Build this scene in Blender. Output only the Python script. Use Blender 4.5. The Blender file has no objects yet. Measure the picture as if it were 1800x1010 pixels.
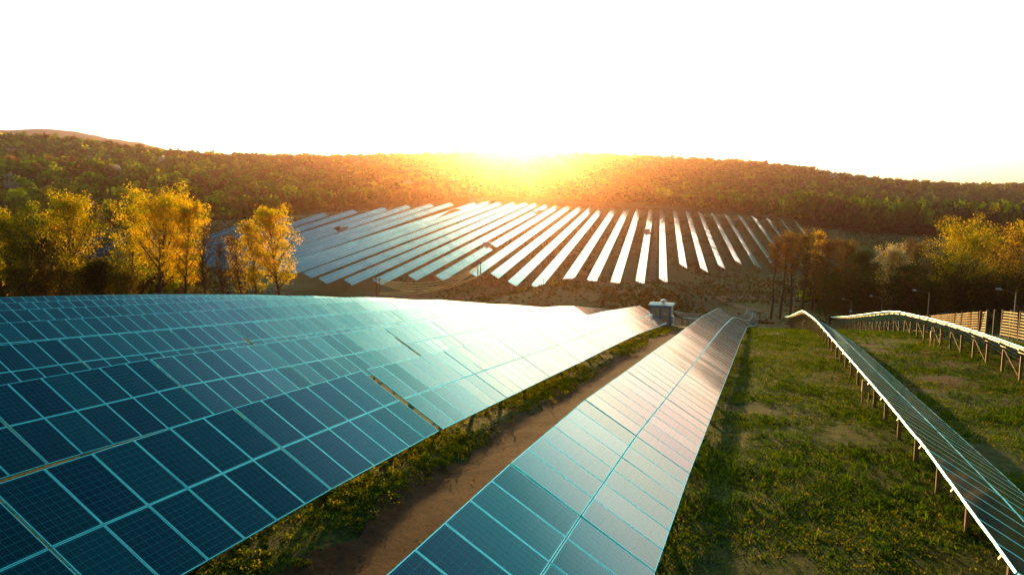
import bpy, math, random
import numpy as np
from mathutils import Vector, Matrix

random.seed(7); RNG = np.random.default_rng(7)
R = math.radians
scene = bpy.context.scene
col = scene.collection

# ------------------------------------------------------------------ camera
FPX = 1280.0                                   # focal length in pixels of the 1800 px wide photograph
PITCH = math.atan((505 - 340) / FPX)
cam = bpy.data.cameras.new("camera"); camo = bpy.data.objects.new("camera", cam); col.objects.link(camo)
cam.sensor_width = 36; cam.lens = 36 * FPX / 1800
cam.clip_start = 0.1; cam.clip_end = 12000
camo.location = (0, 0, 0); camo.rotation_euler = (math.pi / 2 - PITCH, 0, 0)
scene.camera = camo
scene.render.resolution_x = 1024; scene.render.resolution_y = 574

# ------------------------------------------------------------------ world, sun, exposure
SUN_EL, SUN_AZ = R(4.6), R(0.3)                # azimuth from +Y towards +X
SKY_STRENGTH = 0.10
EXPOSURE = 1.4
world = bpy.data.worlds.new("World"); scene.world = world; world.use_nodes = True
nt = world.node_tree; nt.nodes.clear()
wo = nt.nodes.new("ShaderNodeOutputWorld"); bg = nt.nodes.new("ShaderNodeBackground")
sky = nt.nodes.new("ShaderNodeTexSky"); sky.sky_type = 'NISHITA'; sky.sun_disc = False
sky.sun_elevation = SUN_EL; sky.sun_rotation = SUN_AZ
sky.altitude = 300; sky.air_density = 1.0; sky.dust_density = 3.0; sky.ozone_density = 1.0
tc = nt.nodes.new("ShaderNodeTexCoord"); sx = nt.nodes.new("ShaderNodeSeparateXYZ")
nt.links.new(tc.outputs["Generated"], sx.inputs[0])
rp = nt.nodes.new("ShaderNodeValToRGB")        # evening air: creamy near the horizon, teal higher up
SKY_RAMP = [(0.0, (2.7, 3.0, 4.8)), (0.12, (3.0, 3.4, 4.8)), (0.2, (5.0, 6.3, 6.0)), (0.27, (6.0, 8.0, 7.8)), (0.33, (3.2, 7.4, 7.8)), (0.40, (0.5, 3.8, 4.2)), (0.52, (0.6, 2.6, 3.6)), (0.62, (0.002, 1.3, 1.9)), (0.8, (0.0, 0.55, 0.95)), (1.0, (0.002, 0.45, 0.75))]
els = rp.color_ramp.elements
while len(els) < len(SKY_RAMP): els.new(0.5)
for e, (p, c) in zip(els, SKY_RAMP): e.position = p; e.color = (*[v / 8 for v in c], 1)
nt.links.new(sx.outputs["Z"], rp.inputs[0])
mu = nt.nodes.new("ShaderNodeVectorMath"); mu.operation = 'MULTIPLY'
gm = nt.nodes.new("ShaderNodeGamma"); gm.inputs[1].default_value = 0.6; nt.links.new(sky.outputs[0], gm.inputs[0])
nt.links.new(gm.outputs[0], mu.inputs[0]); nt.links.new(rp.outputs[0], mu.inputs[1])
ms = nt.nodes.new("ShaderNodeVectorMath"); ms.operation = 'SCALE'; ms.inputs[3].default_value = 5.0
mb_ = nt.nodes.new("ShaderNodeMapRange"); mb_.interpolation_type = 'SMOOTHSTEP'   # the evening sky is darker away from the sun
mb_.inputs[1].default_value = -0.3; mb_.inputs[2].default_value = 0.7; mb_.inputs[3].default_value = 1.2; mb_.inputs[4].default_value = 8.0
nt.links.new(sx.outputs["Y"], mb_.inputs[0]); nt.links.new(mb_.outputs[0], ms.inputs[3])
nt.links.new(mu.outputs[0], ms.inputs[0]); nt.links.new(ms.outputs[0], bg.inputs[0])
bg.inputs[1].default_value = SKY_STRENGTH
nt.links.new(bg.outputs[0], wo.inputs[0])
sl = bpy.data.lights.new("sun", 'SUN'); sl.energy = 5.0; sl.angle = R(0.5); sl.color = (1.0, 0.57, 0.19)
so = bpy.data.objects.new("sun", sl); col.objects.link(so)
sd = Vector((math.sin(SUN_AZ) * math.cos(SUN_EL), math.cos(SUN_AZ) * math.cos(SUN_EL), math.sin(SUN_EL)))
so.rotation_euler = sd.to_track_quat('Z', 'Y').to_euler()
so.location = (0, 300, 60)
scene.view_settings.view_transform = 'Standard'; scene.view_settings.look = 'None'
scene.view_settings.exposure = EXPOSURE; scene.view_settings.gamma = 1.0; scene.view_settings.use_curve_mapping = False
scene.render.engine = 'CYCLES'
scene.cycles.max_bounces = 8; scene.cycles.diffuse_bounces = 2; scene.cycles.glossy_bounces = 3
scene.cycles.transmission_bounces = 3; scene.cycles.volume_bounces = 0; scene.cycles.transparent_max_bounces = 6
scene.cycles.sample_clamp_indirect = 4.0
HAZE_DENSITY = 0.00010; HAZE_G = 0.91; HAZE_COLOR = (1.0, 0.53, 0.36)

# ------------------------------------------------------------------ helpers
def tag(o, label=None, cat=None, group=None, kind=None):
    if label: o["label"] = label
    if cat: o["category"] = cat
    if group: o["group"] = group
    if kind: o["kind"] = kind
    return o

def empty(name, loc=(0, 0, 0), rz=0, label=None, cat=None, group=None):
    o = bpy.data.objects.new(name, None); o.location = loc; o.rotation_euler = (0, 0, rz)
    o.empty_display_size = 0.3; col.objects.link(o)
    return tag(o, label, cat, group)

class MB:
    """collects boxes, bars, tubes and quads and builds them as one mesh"""
    def __init__(s): s.v = []; s.f = []; s.m = []; s.uv = []; s.t = []
    def face(s, pts, m=0, uv=None, t=0.5):
        b = len(s.v); s.v += [tuple(p) for p in pts]; s.f.append(tuple(range(b, b + len(pts)))); s.m.append(m)
        s.uv.append(uv or [(0, 0)] * len(pts)); s.t.append(t)
    def hexa(s, c, m=0, mt=None, uvt=None, t=0.5, skip=()):
        """c: eight corners, bottom ring then top ring; mt = material of the top face"""
        for k, q in enumerate(((3, 2, 1, 0), (4, 5, 6, 7), (0, 1, 5, 4), (1, 2, 6, 5), (2, 3, 7, 6), (3, 0, 4, 7))):
            if k in skip: continue
            s.face([c[i] for i in q], (mt if (k == 1 and mt is not None) else m), uvt if k == 1 else None, t)
    def box(s, x0, x1, y0, y1, z0, z1, m=0, **k):
        s.hexa([(x0, y0, z0), (x1, y0, z0), (x1, y1, z0), (x0, y1, z0), (x0, y0, z1), (x1, y0, z1), (x1, y1, z1), (x0, y1, z1)], m, **k)
    def bar(s, p, q, w, h=None, m=0):
        p = Vector(p); q = Vector(q); h = h or w; d = (q - p).normalized()
        up = Vector((0, 0, 1)) if abs(d.z) < 0.95 else Vector((0, 1, 0))
        a = d.cross(up).normalized() * w / 2; b = a.cross(d).normalized() * h / 2
        s.hexa([p - a - b, p + a - b, p + a + b, p - a + b, q - a - b, q + a - b, q + a + b, q - a + b], m)
    def tube(s, pts, rad, n=6, m=0):
        pts = [Vector(p) for p in pts]; rad = rad if isinstance(rad, (list, tuple)) else [rad] * len(pts)
        base = len(s.v)
        for i, p in enumerate(pts):
            d = (pts[min(i + 1, len(pts) - 1)] - pts[max(i - 1, 0)]).normalized()
            up = Vector((0, 0, 1)) if abs(d.z) < 0.9 else Vector((1, 0, 0))
            a = d.cross(up).normalized(); b = a.cross(d).normalized()
            for k in range(n):
                an = 2 * math.pi * k / n
                s.v.append(tuple(p + (a * math.cos(an) + b * math.sin(an)) * rad[i]))
        for i in range(len(pts) - 1):
            for k in range(n):
                k2 = (k + 1) % n
                s.f.append((base + i * n + k, base + i * n + k2, base + (i + 1) * n + k2, base + (i + 1) * n + k))
                s.m.append(m); s.uv.append([(0, 0)] * 4); s.t.append(0.5)
        s.f.append(tuple(base + (len(pts) - 1) * n + k for k in range(n))); s.m.append(m); s.uv.append([(0, 0)] * n); s.t.append(0.5)
        s.f.append(tuple(base + n - 1 - k for k in range(n))); s.m.append(m); s.uv.append([(0, 0)] * n); s.t.append(0.5)
    def mesh(s, name, mats):
        me = bpy.data.meshes.new(name); me.from_pydata(s.v, [], s.f)
        for mt in mats: me.materials.append(mt)
        me.polygons.foreach_set("material_index", s.m)
        uv = me.uv_layers.new(name="UVMap"); flat = [c for u in s.uv for p in u for c in p]
        uv.data.foreach_set("uv", flat)
        ta = me.attributes.new("tint", 'FLOAT', 'FACE'); ta.data.foreach_set("value", s.t)
        me.update(); return me
    def build(s, name, mats, parent=None, loc=None):
        mats = mats if isinstance(mats, (list, tuple)) else [mats]
        return link(name, s.mesh(name, mats), parent, loc)

def link(name, me, parent=None, loc=None, rot=None):
    o = bpy.data.objects.new(name, me); col.objects.link(o)
    if parent: o.parent = parent
    if loc is not None: o.location = loc
    if rot is not None: o.rotation_euler = rot
    return o

def copy_tree(o, parent=None):
    c = o.copy(); col.objects.link(c)
    if parent: c.parent = parent
    for ch in list(o.children): copy_tree(ch, c)
    return c

def np_mesh(name, V, Q, mat, colors=None, smooth=False, fattr=None):
    me = bpy.data.meshes.new(name); n = len(V); q = len(Q); k = Q.shape[1]
    me.vertices.add(n); me.vertices.foreach_set("co", V.astype(np.float32).ravel())
    me.loops.add(q * k); me.loops.foreach_set("vertex_index", Q.astype(np.int32).ravel())
    me.polygons.add(q); me.polygons.foreach_set("loop_start", np.arange(0, q * k, k, dtype=np.int32))
    me.polygons.foreach_set("loop_total", np.full(q, k, dtype=np.int32))
    if smooth: me.polygons.foreach_set("use_smooth", np.ones(q, bool))
    me.update(calc_edges=True); me.validate()
    for m_ in (mat if isinstance(mat, (list, tuple)) else [mat]): me.materials.append(m_)
    if colors is not None:
        a = me.attributes.new("leaf", 'FLOAT_COLOR', 'FACE'); a.data.foreach_set("color", colors.astype(np.float32).ravel())
    return me

# ------------------------------------------------------------------ materials
def mat(name, base, rough=0.6, metal=0.0, spec=0.5):
    m = bpy.data.materials.new(name); m.use_nodes = True; b = m.node_tree.nodes["Principled BSDF"]
    b.inputs["Base Color"].default_value = (*base, 1); b.inputs["Roughness"].default_value = rough
    b.inputs["Metallic"].default_value = metal; b.inputs["Specular IOR Level"].default_value = spec
    return m
def nodes(m): return m.node_tree.nodes, m.node_tree.links, m.node_tree.nodes["Principled BSDF"]
def noisy(name, c1, c2, scale=3.0, rough=0.7, metal=0.0, bump=0.0, detail=4, spec=0.4):
    m = mat(name, c1, rough, metal, spec); N, L, b = nodes(m)
    t = N.new("ShaderNodeTexCoord"); n = N.new("ShaderNodeTexNoise"); n.inputs["Scale"].default_value = scale; n.inputs["Detail"].default_value = detail
    L.new(t.outputs["Object"], n.inputs["Vector"])
    r = N.new("ShaderNodeValToRGB"); r.color_ramp.elements[0].position = 0.35; r.color_ramp.elements[1].position = 0.65
    r.color_ramp.elements[0].color = (*c1, 1); r.color_ramp.elements[1].color = (*c2, 1)
    L.new(n.outputs[0], r.inputs[0]); L.new(r.outputs[0], b.inputs["Base Color"])
    if bump:
        bu = N.new("ShaderNodeBump"); bu.inputs["Strength"].default_value = bump; bu.inputs["Distance"].default_value = 0.02
        L.new(n.outputs[0], bu.inputs["Height"]); L.new(bu.outputs[0], b.inputs["Normal"])
    return m

def math_node(N, L, op, a, b=None, clamp=False):
    n = N.new("ShaderNodeMath"); n.operation = op; n.use_clamp = clamp
    for i, x in enumerate((a, b)):
        if x is None: continue
        if isinstance(x, (int, float)): n.inputs[i].default_value = x
        else: L.new(x, n.inputs[i])
    return n.outputs[0]

def make_glass():
    """solar cells under glass: 6 x 10 polycrystalline cells, fine silver lines, glossy cover"""
    m = mat("solar_cells", (0.01, 0.03, 0.08), 0.14, 0, 0.5); N, L, b = nodes(m)
    uv = N.new("ShaderNodeUVMap"); uv.uv_map = "UVMap"; sp = N.new("ShaderNodeSeparateXYZ"); L.new(uv.outputs[0], sp.inputs[0])
    def lines(sock, off, pitch, w):
        a = math_node(N, L, 'DIVIDE', math_node(N, L, 'SUBTRACT', sock, off), pitch)
        fr = math_node(N, L, 'FRACT', a); d = math_node(N, L, 'ABSOLUTE', math_node(N, L, 'SUBTRACT', fr, 0.5))
        return math_node(N, L, 'GREATER_THAN', d, 0.5 - w / pitch)
    g = math_node(N, L, 'MAXIMUM', lines(sp.outputs[0], 0.0295, 0.156, 0.0035), lines(sp.outputs[1], 0.045, 0.156, 0.0035))
    bus = lines(sp.outputs[0], 0.0295, 0.052, 0.0013)
    tint = N.new("ShaderNodeAttribute"); tint.attribute_name = "tint"
    tc = N.new("ShaderNodeTexCoord"); vo = N.new("ShaderNodeTexVoronoi"); vo.inputs["Scale"].default_value = 40
    L.new(uv.outputs[0], vo.inputs["Vector"])
    base = N.new("ShaderNodeMix"); base.data_type = 'RGBA'; base.inputs[6].default_value = (0.0008, 0.007, 0.030, 1); base.inputs[7].default_value = (0.001, 0.045, 0.058, 1)
    fa = math_node(N, L, 'ADD', math_node(N, L, 'MULTIPLY', vo.outputs["Color"], 0.25), math_node(N, L, 'SUBTRACT', tint.outputs["Fac"], 0.12), True)
    L.new(fa, base.inputs[0])
    mx = N.new("ShaderNodeMix"); mx.data_type = 'RGBA'; L.new(math_node(N, L, 'MAXIMUM', math_node(N, L, 'MULTIPLY', g, 0.55), math_node(N, L, 'MULTIPLY', bus, 0.22)), mx.inputs[0])
    L.new(base.outputs[2], mx.inputs[6]); mx.inputs[7].default_value = (0.03, 0.30, 0.34, 1)
    du = N.new("ShaderNodeTexNoise"); du.inputs["Scale"].default_value = 3.0; du.inputs["Detail"].default_value = 6; mpn = N.new("ShaderNodeMapping"); mpn.inputs["Scale"].default_value = (1.0, 0.25, 1.0)
    L.new(tc.outputs["Object"], mpn.inputs[0]); L.new(mpn.outputs[0], du.inputs["Vector"])      # thin dust, streaked down the slope
    dm = N.new("ShaderNodeMix"); dm.data_type = 'RGBA'; L.new(math_node(N, L, 'MULTIPLY', math_node(N, L, 'SUBTRACT', du.outputs[0], 0.42, True), 0.07), dm.inputs[0]); L.new(mx.outputs[2], dm.inputs[6]); dm.inputs[7].default_value = (0.20, 0.20, 0.17, 1)
    L.new(dm.outputs[2], b.inputs["Base Color"])
    n = N.new("ShaderNodeTexNoise"); n.inputs["Scale"].default_value = 0.8; L.new(tc.outputs["Object"], n.inputs["Vector"])
    mr = N.new("ShaderNodeMapRange"); mr.inputs[3].default_value = 0.07; mr.inputs[4].default_value = 0.13; L.new(n.outputs[0], mr.inputs[0]); L.new(mr.outputs[0], b.inputs["Roughness"])
    b.inputs["IOR"].default_value = 1.52
    sv = N.new("ShaderNodeMapRange"); sv.inputs[3].default_value = 0.34; sv.inputs[4].default_value = 0.56; L.new(tint.outputs["Fac"], sv.inputs[0]); L.new(sv.outputs[0], b.inputs["Specular IOR Level"])
    return m
M_GLASS = make_glass()
M_FRAME = noisy("sky_tinted_frame", (0.13, 0.80, 0.84), (0.17, 0.85, 0.88), 2, 0.45, 0.5, 0, 4, 0.3)  # aluminium, with the cyan of the sky light put into its base colour
M_BACK = noisy("module_backsheet", (0.42, 0.40, 0.36), (0.5, 0.48, 0.43), 3, 0.6)
M_STEEL = noisy("galvanised_steel", (0.30, 0.19, 0.09), (0.42, 0.28, 0.14), 6, 0.5, 0.2)
M_BLUE = noisy("blue_paint", (0.0, 0.20, 0.62), (0.0, 0.24, 0.68), 4, 0.4)
M_BEIGE = noisy("beige_sheet", (0.58, 0.42, 0.20), (0.66, 0.49, 0.26), 3, 0.5)
M_WHITE = noisy("white_paint", (0.72, 0.70, 0.66), (0.8, 0.78, 0.74), 3, 0.5)
M_DARK = mat("dark_metal", (0.03, 0.03, 0.03), 0.5)
M_WOOD = noisy("weathered_wood", (0.46, 0.22, 0.03), (0.62, 0.33, 0.05), 6, 0.55, 0, 0.4)
M_POST = noisy("post_wood", (0.09, 0.06, 0.035), (0.15, 0.10, 0.06), 6, 0.8, 0, 0.4)
M_CABLE = mat("sunlit_cable", (1.0, 0.55, 0.12), 0.4, 0.3)  # gold glint of the low sun put into the cable colour
M_CONC = noisy("concrete", (0.30, 0.28, 0.25), (0.4, 0.38, 0.34), 5, 0.85, 0, 0.3)
M_BARK = noisy("bark", (0.045, 0.026, 0.012), (0.09, 0.055, 0.028), 3, 0.9, 0, 0.6)
M_LAMPPOLE = noisy("grey_pole", (0.12, 0.11, 0.10), (0.18, 0.16, 0.14), 4, 0.6)
M_LAMP = mat("lamp_housing", (0.5, 0.5, 0.5), 0.3, 0.5)

def leaf_material(name, trans=0.55):
    m = bpy.data.materials.new(name); m.use_nodes = True; N = m.node_tree.nodes; L = m.node_tree.links; N.clear()
    o = N.new("ShaderNodeOutputMaterial"); at = N.new("ShaderNodeAttribute"); at.attribute_name = "leaf"
    d = N.new("ShaderNodeBsdfDiffuse"); t = N.new("ShaderNodeBsdfTranslucent"); mx = N.new("ShaderNodeMixShader"); mx.inputs[0].default_value = trans
    hs = N.new("ShaderNodeHueSaturation"); hs.inputs["Value"].default_value = 1.35; hs.inputs["Saturation"].default_value = 1.1
    L.new(at.outputs["Color"], d.inputs[0]); L.new(at.outputs["Color"], hs.inputs["Color"]); L.new(hs.outputs[0], t.inputs[0])
    L.new(d.outputs[0], mx.inputs[1]); L.new(t.outputs[0], mx.inputs[2]); L.new(mx.outputs[0], o.inputs[0])
    return m
M_LEAF = leaf_material("spring_leaves", 0.55)
M_WOODS = leaf_material("woodland_leaves", 0.45)
M_GRASSBL = leaf_material("grass_blades", 0.5)

# ------------------------------------------------------------------ lay of the land
AZ = R(19.5); AL = np.array([math.sin(AZ), math.cos(AZ)]); RN = np.array([math.cos(AZ), -math.sin(AZ)])
TILT = R(30.5); CT, ST = math.cos(TILT), math.sin(TILT)
MODW, MODL, PW, PL = 0.992, 1.65, 1.01, 1.672
HMID = 1.25
PS = [-60, -20, 9, 13, 19, 25, 32, 38, 45, 57, 75.5, 77, 89, 116, 136, 160, 178, 200, 240]
PZ = [-3.9, -4.9, -5.86, -6.07, -6.45, -7.05, -7.72, -8.33, -8.98, -10.15, -12.30, -12.55, -14.6, -19.3, -22.6, -26.4, -28.8, -30.0, -30.2]
LU = [-90, -58.7, -50.8, -42.9, -35, -27, -19, -11.1, -3.16, 4.8, 12.7, 30, 60]
LZ = [-1.3, -0.72, -0.60, -0.46, -0.40, -0.45, -0.33, -0.10, 0.0, 0.2, 0.6, 1.0, 1.0]
def zc(s, u): return float(np.interp(s, PS, PZ) + np.interp(u, LU, LZ) * (min(1.7, max(0, s / 45)) if u < 0 else min(1, max(0, s / 45))))
def su(s, u): p = s * AL + u * RN; return float(p[0]), float(p[1])
cp_, sp_ = math.cos(PITCH), math.sin(PITCH)
def ray(x, y):
    a = (x - 900) / FPX; b = (505 - y) / FPX
    return np.array([a, cp_ + b * sp_, -sp_ + b * cp_])
def at(x, y, Y):                               # the point at forward distance Y seen at that picture position
    d = ray(x, y); return d * (Y / d[1])

# far field rows (k = 0 is the one standing straight up in the picture)
AZF = R(12.0); ALF = np.array([math.sin(AZF), math.cos(AZF)]); RNF = np.array([math.cos(AZF), -math.sin(AZF)]); U0F = -2.0
F_LOW = {0: (1173.7, 498.2), 1: (1208, 471.6), 2: (1245, 479), 3: (1275.4, 473), 4: (1304, 464.6), 5: (1338.7, 472.3), 6: (1371, 474.7), 7: (1398, 474), 8: (1424, 476), 9: (1448, 474), 10: (1470, 468),
         -1: (1132.3, 502), -2: (1087.5, 505), -3: (1044.8, 503.3), -4: (997.6, 508.4), -5: (948.8, 509.4), -6: (907.4, 503.3), -7: (876.4, 489.2), -8: (838.4, 486.5),
         -9: (780, 493.5), -10: (732, 493), -11: (670, 501), -12: (619.5, 501), -13: (574.7, 498.6), -14: (547, 488.5), -15: (518.5, 481.7)}
S_LOW = {0: 248, 1: 279, 2: 280, 3: 298, 4: 314, 5: 314, 6: 318, 7: 322, 8: 326, 9: 330, 10: 336, -1: 246, -2: 243, -3: 243, -4: 240, -5: 236, -6: 236, -7: 240, -8: 240, -9: 231, -10: 226, -11: 216, -12: 212, -13: 210, -14: 215, -15: 220}
F_TOP = {0: (1160, 368), -1: (1141, 367), -2: (1119, 366), -3: (1099, 365), -4: (1077, 364.5), -5: (1055, 363.5), -6: (1038, 362.5), -7: (1018.5, 362), -8: (998, 360.2), -9: (980, 358.5), -10: (961, 357.8),
         -11: (941, 356), -12: (922.6, 354.5), -13: (904, 353.8), -14: (884, 352), -15: (863.6, 351), -16: (840, 353.5), -17: (791, 355.5), -18: (756, 357.8), -19: (715.5, 360), -20: (673.4, 364), -21: (621, 368), -22: (569, 373),
         -23: (505, 380), -24: (437.7, 388.6), -25: (362, 394.6), -26: (290, 400), -27: (230, 404), -28: (171.7, 409.4),
         1: (1183, 369), 2: (1205, 370), 3: (1227, 372), 4: (1250, 373.7), 5: (1273, 375.7), 6: (1297, 377.4), 7: (1321, 379), 8: (1347, 383), 9: (1372, 385.5), 10: (1395, 386.5)}
FAR = {}
for k in range(-28, 11):
    u = U0F + 7.94 * k
    if k in F_LOW:
        x, y = F_LOW[k]; q = S_LOW[k] * ALF + (u + 1.44) * RNF; P = at(x, y, q[1])
        lo = np.array([P[0] - 1.44 * RNF[0], P[1] - 1.44 * RNF[1], P[2] + 0.85])
    else:
        s = 222 + 1.0 * (-15 - k); q = s * ALF + u * RNF; lo = np.array([q[0], q[1], -25.4 + 0.12 * (k + 15)])
    x, y = F_TOP[k]
    if k >= -16: st = 508 - max(0, k) * 3.8
    else:
        d = ray(x, y); t = (u - 1.44) / float(d[:2] @ RNF); st = float((d * t)[:2] @ ALF)
    q = st * ALF + (u - 1.44) * RNF; P = at(x, y, q[1])
    hi = np.array([P[0] + 1.44 * RNF[0], P[1] + 1.44 * RNF[1], P[2] - 0.85])
    FAR[k] = (lo, hi)

ctrl = []
for s in list(range(-40, 216, 9)) + [76]:
    for u in (-90, -70, -58, -46, -34, -24, -14, -5, 4, 13, 24, 36):
        if s > 150 and u < -60: continue
        z = zc(s, u) - HMID
        if u < -20 and s > 95: z = max(z, -26 + 0.0 * s)
        ctrl.append((*su(s, u), z))
for k, (lo, hi) in FAR.items():
    for t in (-0.04, 0.2, 0.45, 0.7, 1.03) if k % 2 else (0.08, 0.33, 0.57, 0.85):
        p = lo * (1 - t) + hi * t; ctrl.append((p[0], p[1], p[2] - HMID - 0.35))
HILL = {-700: [(200, 480), (330, 425), (450, 340), (600, 275), (1000, 225), (1400, 300)],
        -300: [(150, 520), (330, 430), (450, 350), (600, 290), (750, 270), (1000, 236), (1400, 290)],
        0: [(150, 535), (240, 470), (330, 430), (450, 365), (600, 305), (740, 292), (1000, 249), (1400, 300)],
        150: [(160, 530), (350, 415), (450, 372), (600, 315), (740, 300), (1020, 258), (1400, 300)],
        300: [(170, 525), (390, 398), (480, 370), (600, 328), (740, 312), (1050, 279), (1400, 310)],
        450: [(440, 386), (520, 360), (620, 338), (760, 320), (1150, 284), (1500, 310)],
        600: [(460, 372), (560, 352), (700, 332), (1200, 287), (1500, 310)],
        750: [(500, 360), (600, 350), (760, 330), (1200, 283), (1500, 310)],
        900: [(530, 356), (620, 349), (800, 328), (1200, 279), (1500, 310)],
        1050: [(530, 364), (640, 356), (800, 335), (1200, 283), (1500, 310)],
        1200: [(530, 370), (640, 362), (820, 340), (1200, 289), (1500, 315)],
        1350: [(530, 384), (640, 374), (820, 350), (1200, 297), (1500, 320)],
        1480: [(190, 552), (280, 490), (380, 425), (470, 405), (560, 398), (700, 375), (900, 345), (1150, 318), (1500, 335)],
        1640: [(180, 550), (260, 500), (360, 440), (450, 415), (540, 404), (700, 385), (900, 362), (1300, 333), (1600, 345)],
        1800: [(170, 550), (250, 510), (360, 445), (450, 418), (540, 408), (700, 392), (900, 370), (1300, 334), (1600, 345)],
        2200: [(130, 560), (250, 505), (360, 440), (450, 418), (600, 395), (900, 365), (1300, 325), (1600, 340)],
        2700: [(100, 560), (250, 490), (450, 410), (900, 350), (1300, 310)]}
for x, L_ in HILL.items():
    for D, y in L_: ctrl.append(tuple(at(x, y, D)))
    ctrl.append((at(x, 300, 2600)[0], 2600, -10))
for x, y in ((-60, 215), (-20, 222), (20, 225), (60, 225), (95, 225)): ctrl.append((x, y, -31.3))
for x, y, z in ((-90, 190, -26.5), (-130, 160, -24.5), (-60, 170, -27.5), (-130, 200, -27), (-20, 180, -30), (110, 180, -30), (100, 240, -31), (-300, -80, -6), (300, -80, -4), (0, -120, -3.5), (-300, 60, -14), (300, 60, -14)): ctrl.append((x, y, z))
ctrl = np.array(ctrl, float)
# thin plate spline through the control points
def _K(a, b):
    d2 = ((a[:, None, :] - b[None, :, :]) ** 2).sum(-1); return 0.5 * d2 * np.log(np.maximum(d2, 1e-12))
SC = 100.0
def _warp(p): return p / SC
C2 = _warp(ctrl[:, :2]); n_ = len(C2)
A_ = np.zeros((n_ + 3, n_ + 3)); A_[:n_, :n_] = _K(C2, C2) + np.eye(n_) * 2e-4; A_[:n_, n_] = 1; A_[:n_, n_ + 1:] = C2; A_[n_:, :n_] = A_[:n_, n_:].T
w_ = np.linalg.solve(A_, np.r_[ctrl[:, 2], 0, 0, 0])
def ground(P):
    P = np.asarray(P, float); o = np.empty(len(P))
    for i in range(0, len(P), 4000):
        q = _warp(P[i:i + 4000]); o[i:i + 4000] = _K(q, C2) @ w_[:n_] + w_[n_] + q @ w_[n_ + 1:]
        p_ = P[i:i + 4000]; s_ = p_ @ AL; u_ = p_ @ RN; o[i:i + 4000] -= 0.35 * np.exp(-((u_ + 7.1) / 1.5) ** 4) * np.clip((80 - s_) / 8, 0, 1)
    return o
def gz(x, y): return float(ground([(x, y)])[0])
def hitg(x, y, Y0=8, Y1=900):                  # where the ground is seen at a picture position
    Ys = np.geomspace(Y0, Y1, 400); P = np.array([at(x, y, Y) for Y in Ys]); g = ground(P[:, :2])
    k = np.argmax(P[:, 2] < g)
    return (P[k][0], P[k][1], g[k])

def axis(lim0, lim1, dense0, dense1, step, grow):
    a = list(np.arange(dense0, dense1 + step, step)); s = step
    while a[-1] < lim1: s *= grow; a.append(a[-1] + s)
    s = step
    while a[0] > lim0: s *= grow; a.insert(0, a[0] - s)
    return np.array(a)
def nz(x, y, f, seed=0):                       # cheap smooth noise
    r = np.random.default_rng(seed); o = 0
    for i in range(5):
        a = r.uniform(0, 6.28); k = f * r.uniform(0.6, 1.6); o = o + np.sin((x * math.cos(a) + y * math.sin(a)) * k + r.uniform(0, 6.28) + 1.7 * np.sin((x * math.sin(a) - y * math.cos(a)) * k * 0.7))
    return o / 5
gx = axis(-2600, 2800, -75, 75, 1.1, 1.07); gy = axis(-150, 3000, -8, 135, 1.1, 1.035)
GX, GY = np.meshgrid(gx, gy); PXY = np.c_[GX.ravel(), GY.ravel()]
gzv = ground(PXY)
gzv += 0.05 * nz(PXY[:, 0], PXY[:, 1], 1.3, 3) + 0.03 * nz(PXY[:, 0], PXY[:, 1], 3.1, 4)
Vg = np.c_[PXY, gzv]; ny, nx = GX.shape
idx = np.arange(nx * ny).reshape(ny, nx); Qg = np.stack([idx[:-1, :-1], idx[:-1, 1:], idx[1:, 1:], idx[1:, :-1]], -1).reshape(-1, 4)

def ground_material():
    m = mat("meadow_soil", (0.05, 0.07, 0.01), 0.95, 0, 0.1); N, L, b = nodes(m)
    t = N.new("ShaderNodeTexCoord")
    def noise(s, d=5, ro=0.6):
        n = N.new("ShaderNodeTexNoise"); n.inputs["Scale"].default_value = s; n.inputs["Detail"].default_value = d; n.inputs["Roughness"].default_value = ro
        L.new(t.outputs["Object"], n.inputs["Vector"]); return n.outputs[0]
    def ramp(s, st):
        r = N.new("ShaderNodeValToRGB"); e = r.color_ramp.elements
        while len(e) < len(st): e.new(0.5)
        for a, (p, c) in zip(e, st): a.position = p; a.color = (*c, 1)
        L.new(s, r.inputs[0]); return r.outputs[0]
    g = ramp(noise(2.2, 8, 0.7), [(0.3, (0.008, 0.018, 0.001)), (0.48, (0.026, 0.060, 0.002)), (0.62, (0.060, 0.095, 0.002)), (0.8, (0.12, 0.11, 0.006))])
    s = ramp(noise(3.5, 8, 0.75), [(0.3, (0.02, 0.009, 0.002)), (0.55, (0.085, 0.034, 0.007)), (0.75, (0.18, 0.085, 0.025))])
    far = N.new("ShaderNodeSeparateXYZ"); L.new(t.outputs["Object"], far.inputs[0])
    big = math_node(N, L, 'ADD', math_node(N, L, 'MULTIPLY', noise(0.055, 3), 0.5), math_node(N, L, 'MULTIPLY', noise(0.5, 6, 0.7), 0.5))
    k = N.new("ShaderNodeMapRange"); k.inputs[1].default_value = 0.525; k.inputs[2].default_value = 0.575; L.new(big, k.inputs[0])
    mx = N.new("ShaderNodeMix"); mx.data_type = 'RGBA'; L.new(k.outputs[0], mx.inputs[0]); L.new(g, mx.inputs[6]); L.new(s, mx.inputs[7])
    L.new(mx.outputs[2], b.inputs["Base Color"])
    bu = N.new("ShaderNodeBump"); bu.inputs["Strength"].default_value = 1.0; bu.inputs["Distance"].default_value = 0.25
    L.new(noise(3.0, 8, 0.75), bu.inputs["Height"]); L.new(bu.outputs[0], b.inputs["Normal"])
    return m
M_GROUND = ground_material()
g_ = link("ground", np_mesh("ground", Vg, Qg, M_GROUND, smooth=True)); tag(g_, kind="structure")
M_GRAVEL = noisy("gravel", (0.010, 0.006, 0.003), (0.11, 0.048, 0.014), 2.2, 0.95, 0, 1.0, 14, 0.1)
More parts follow.
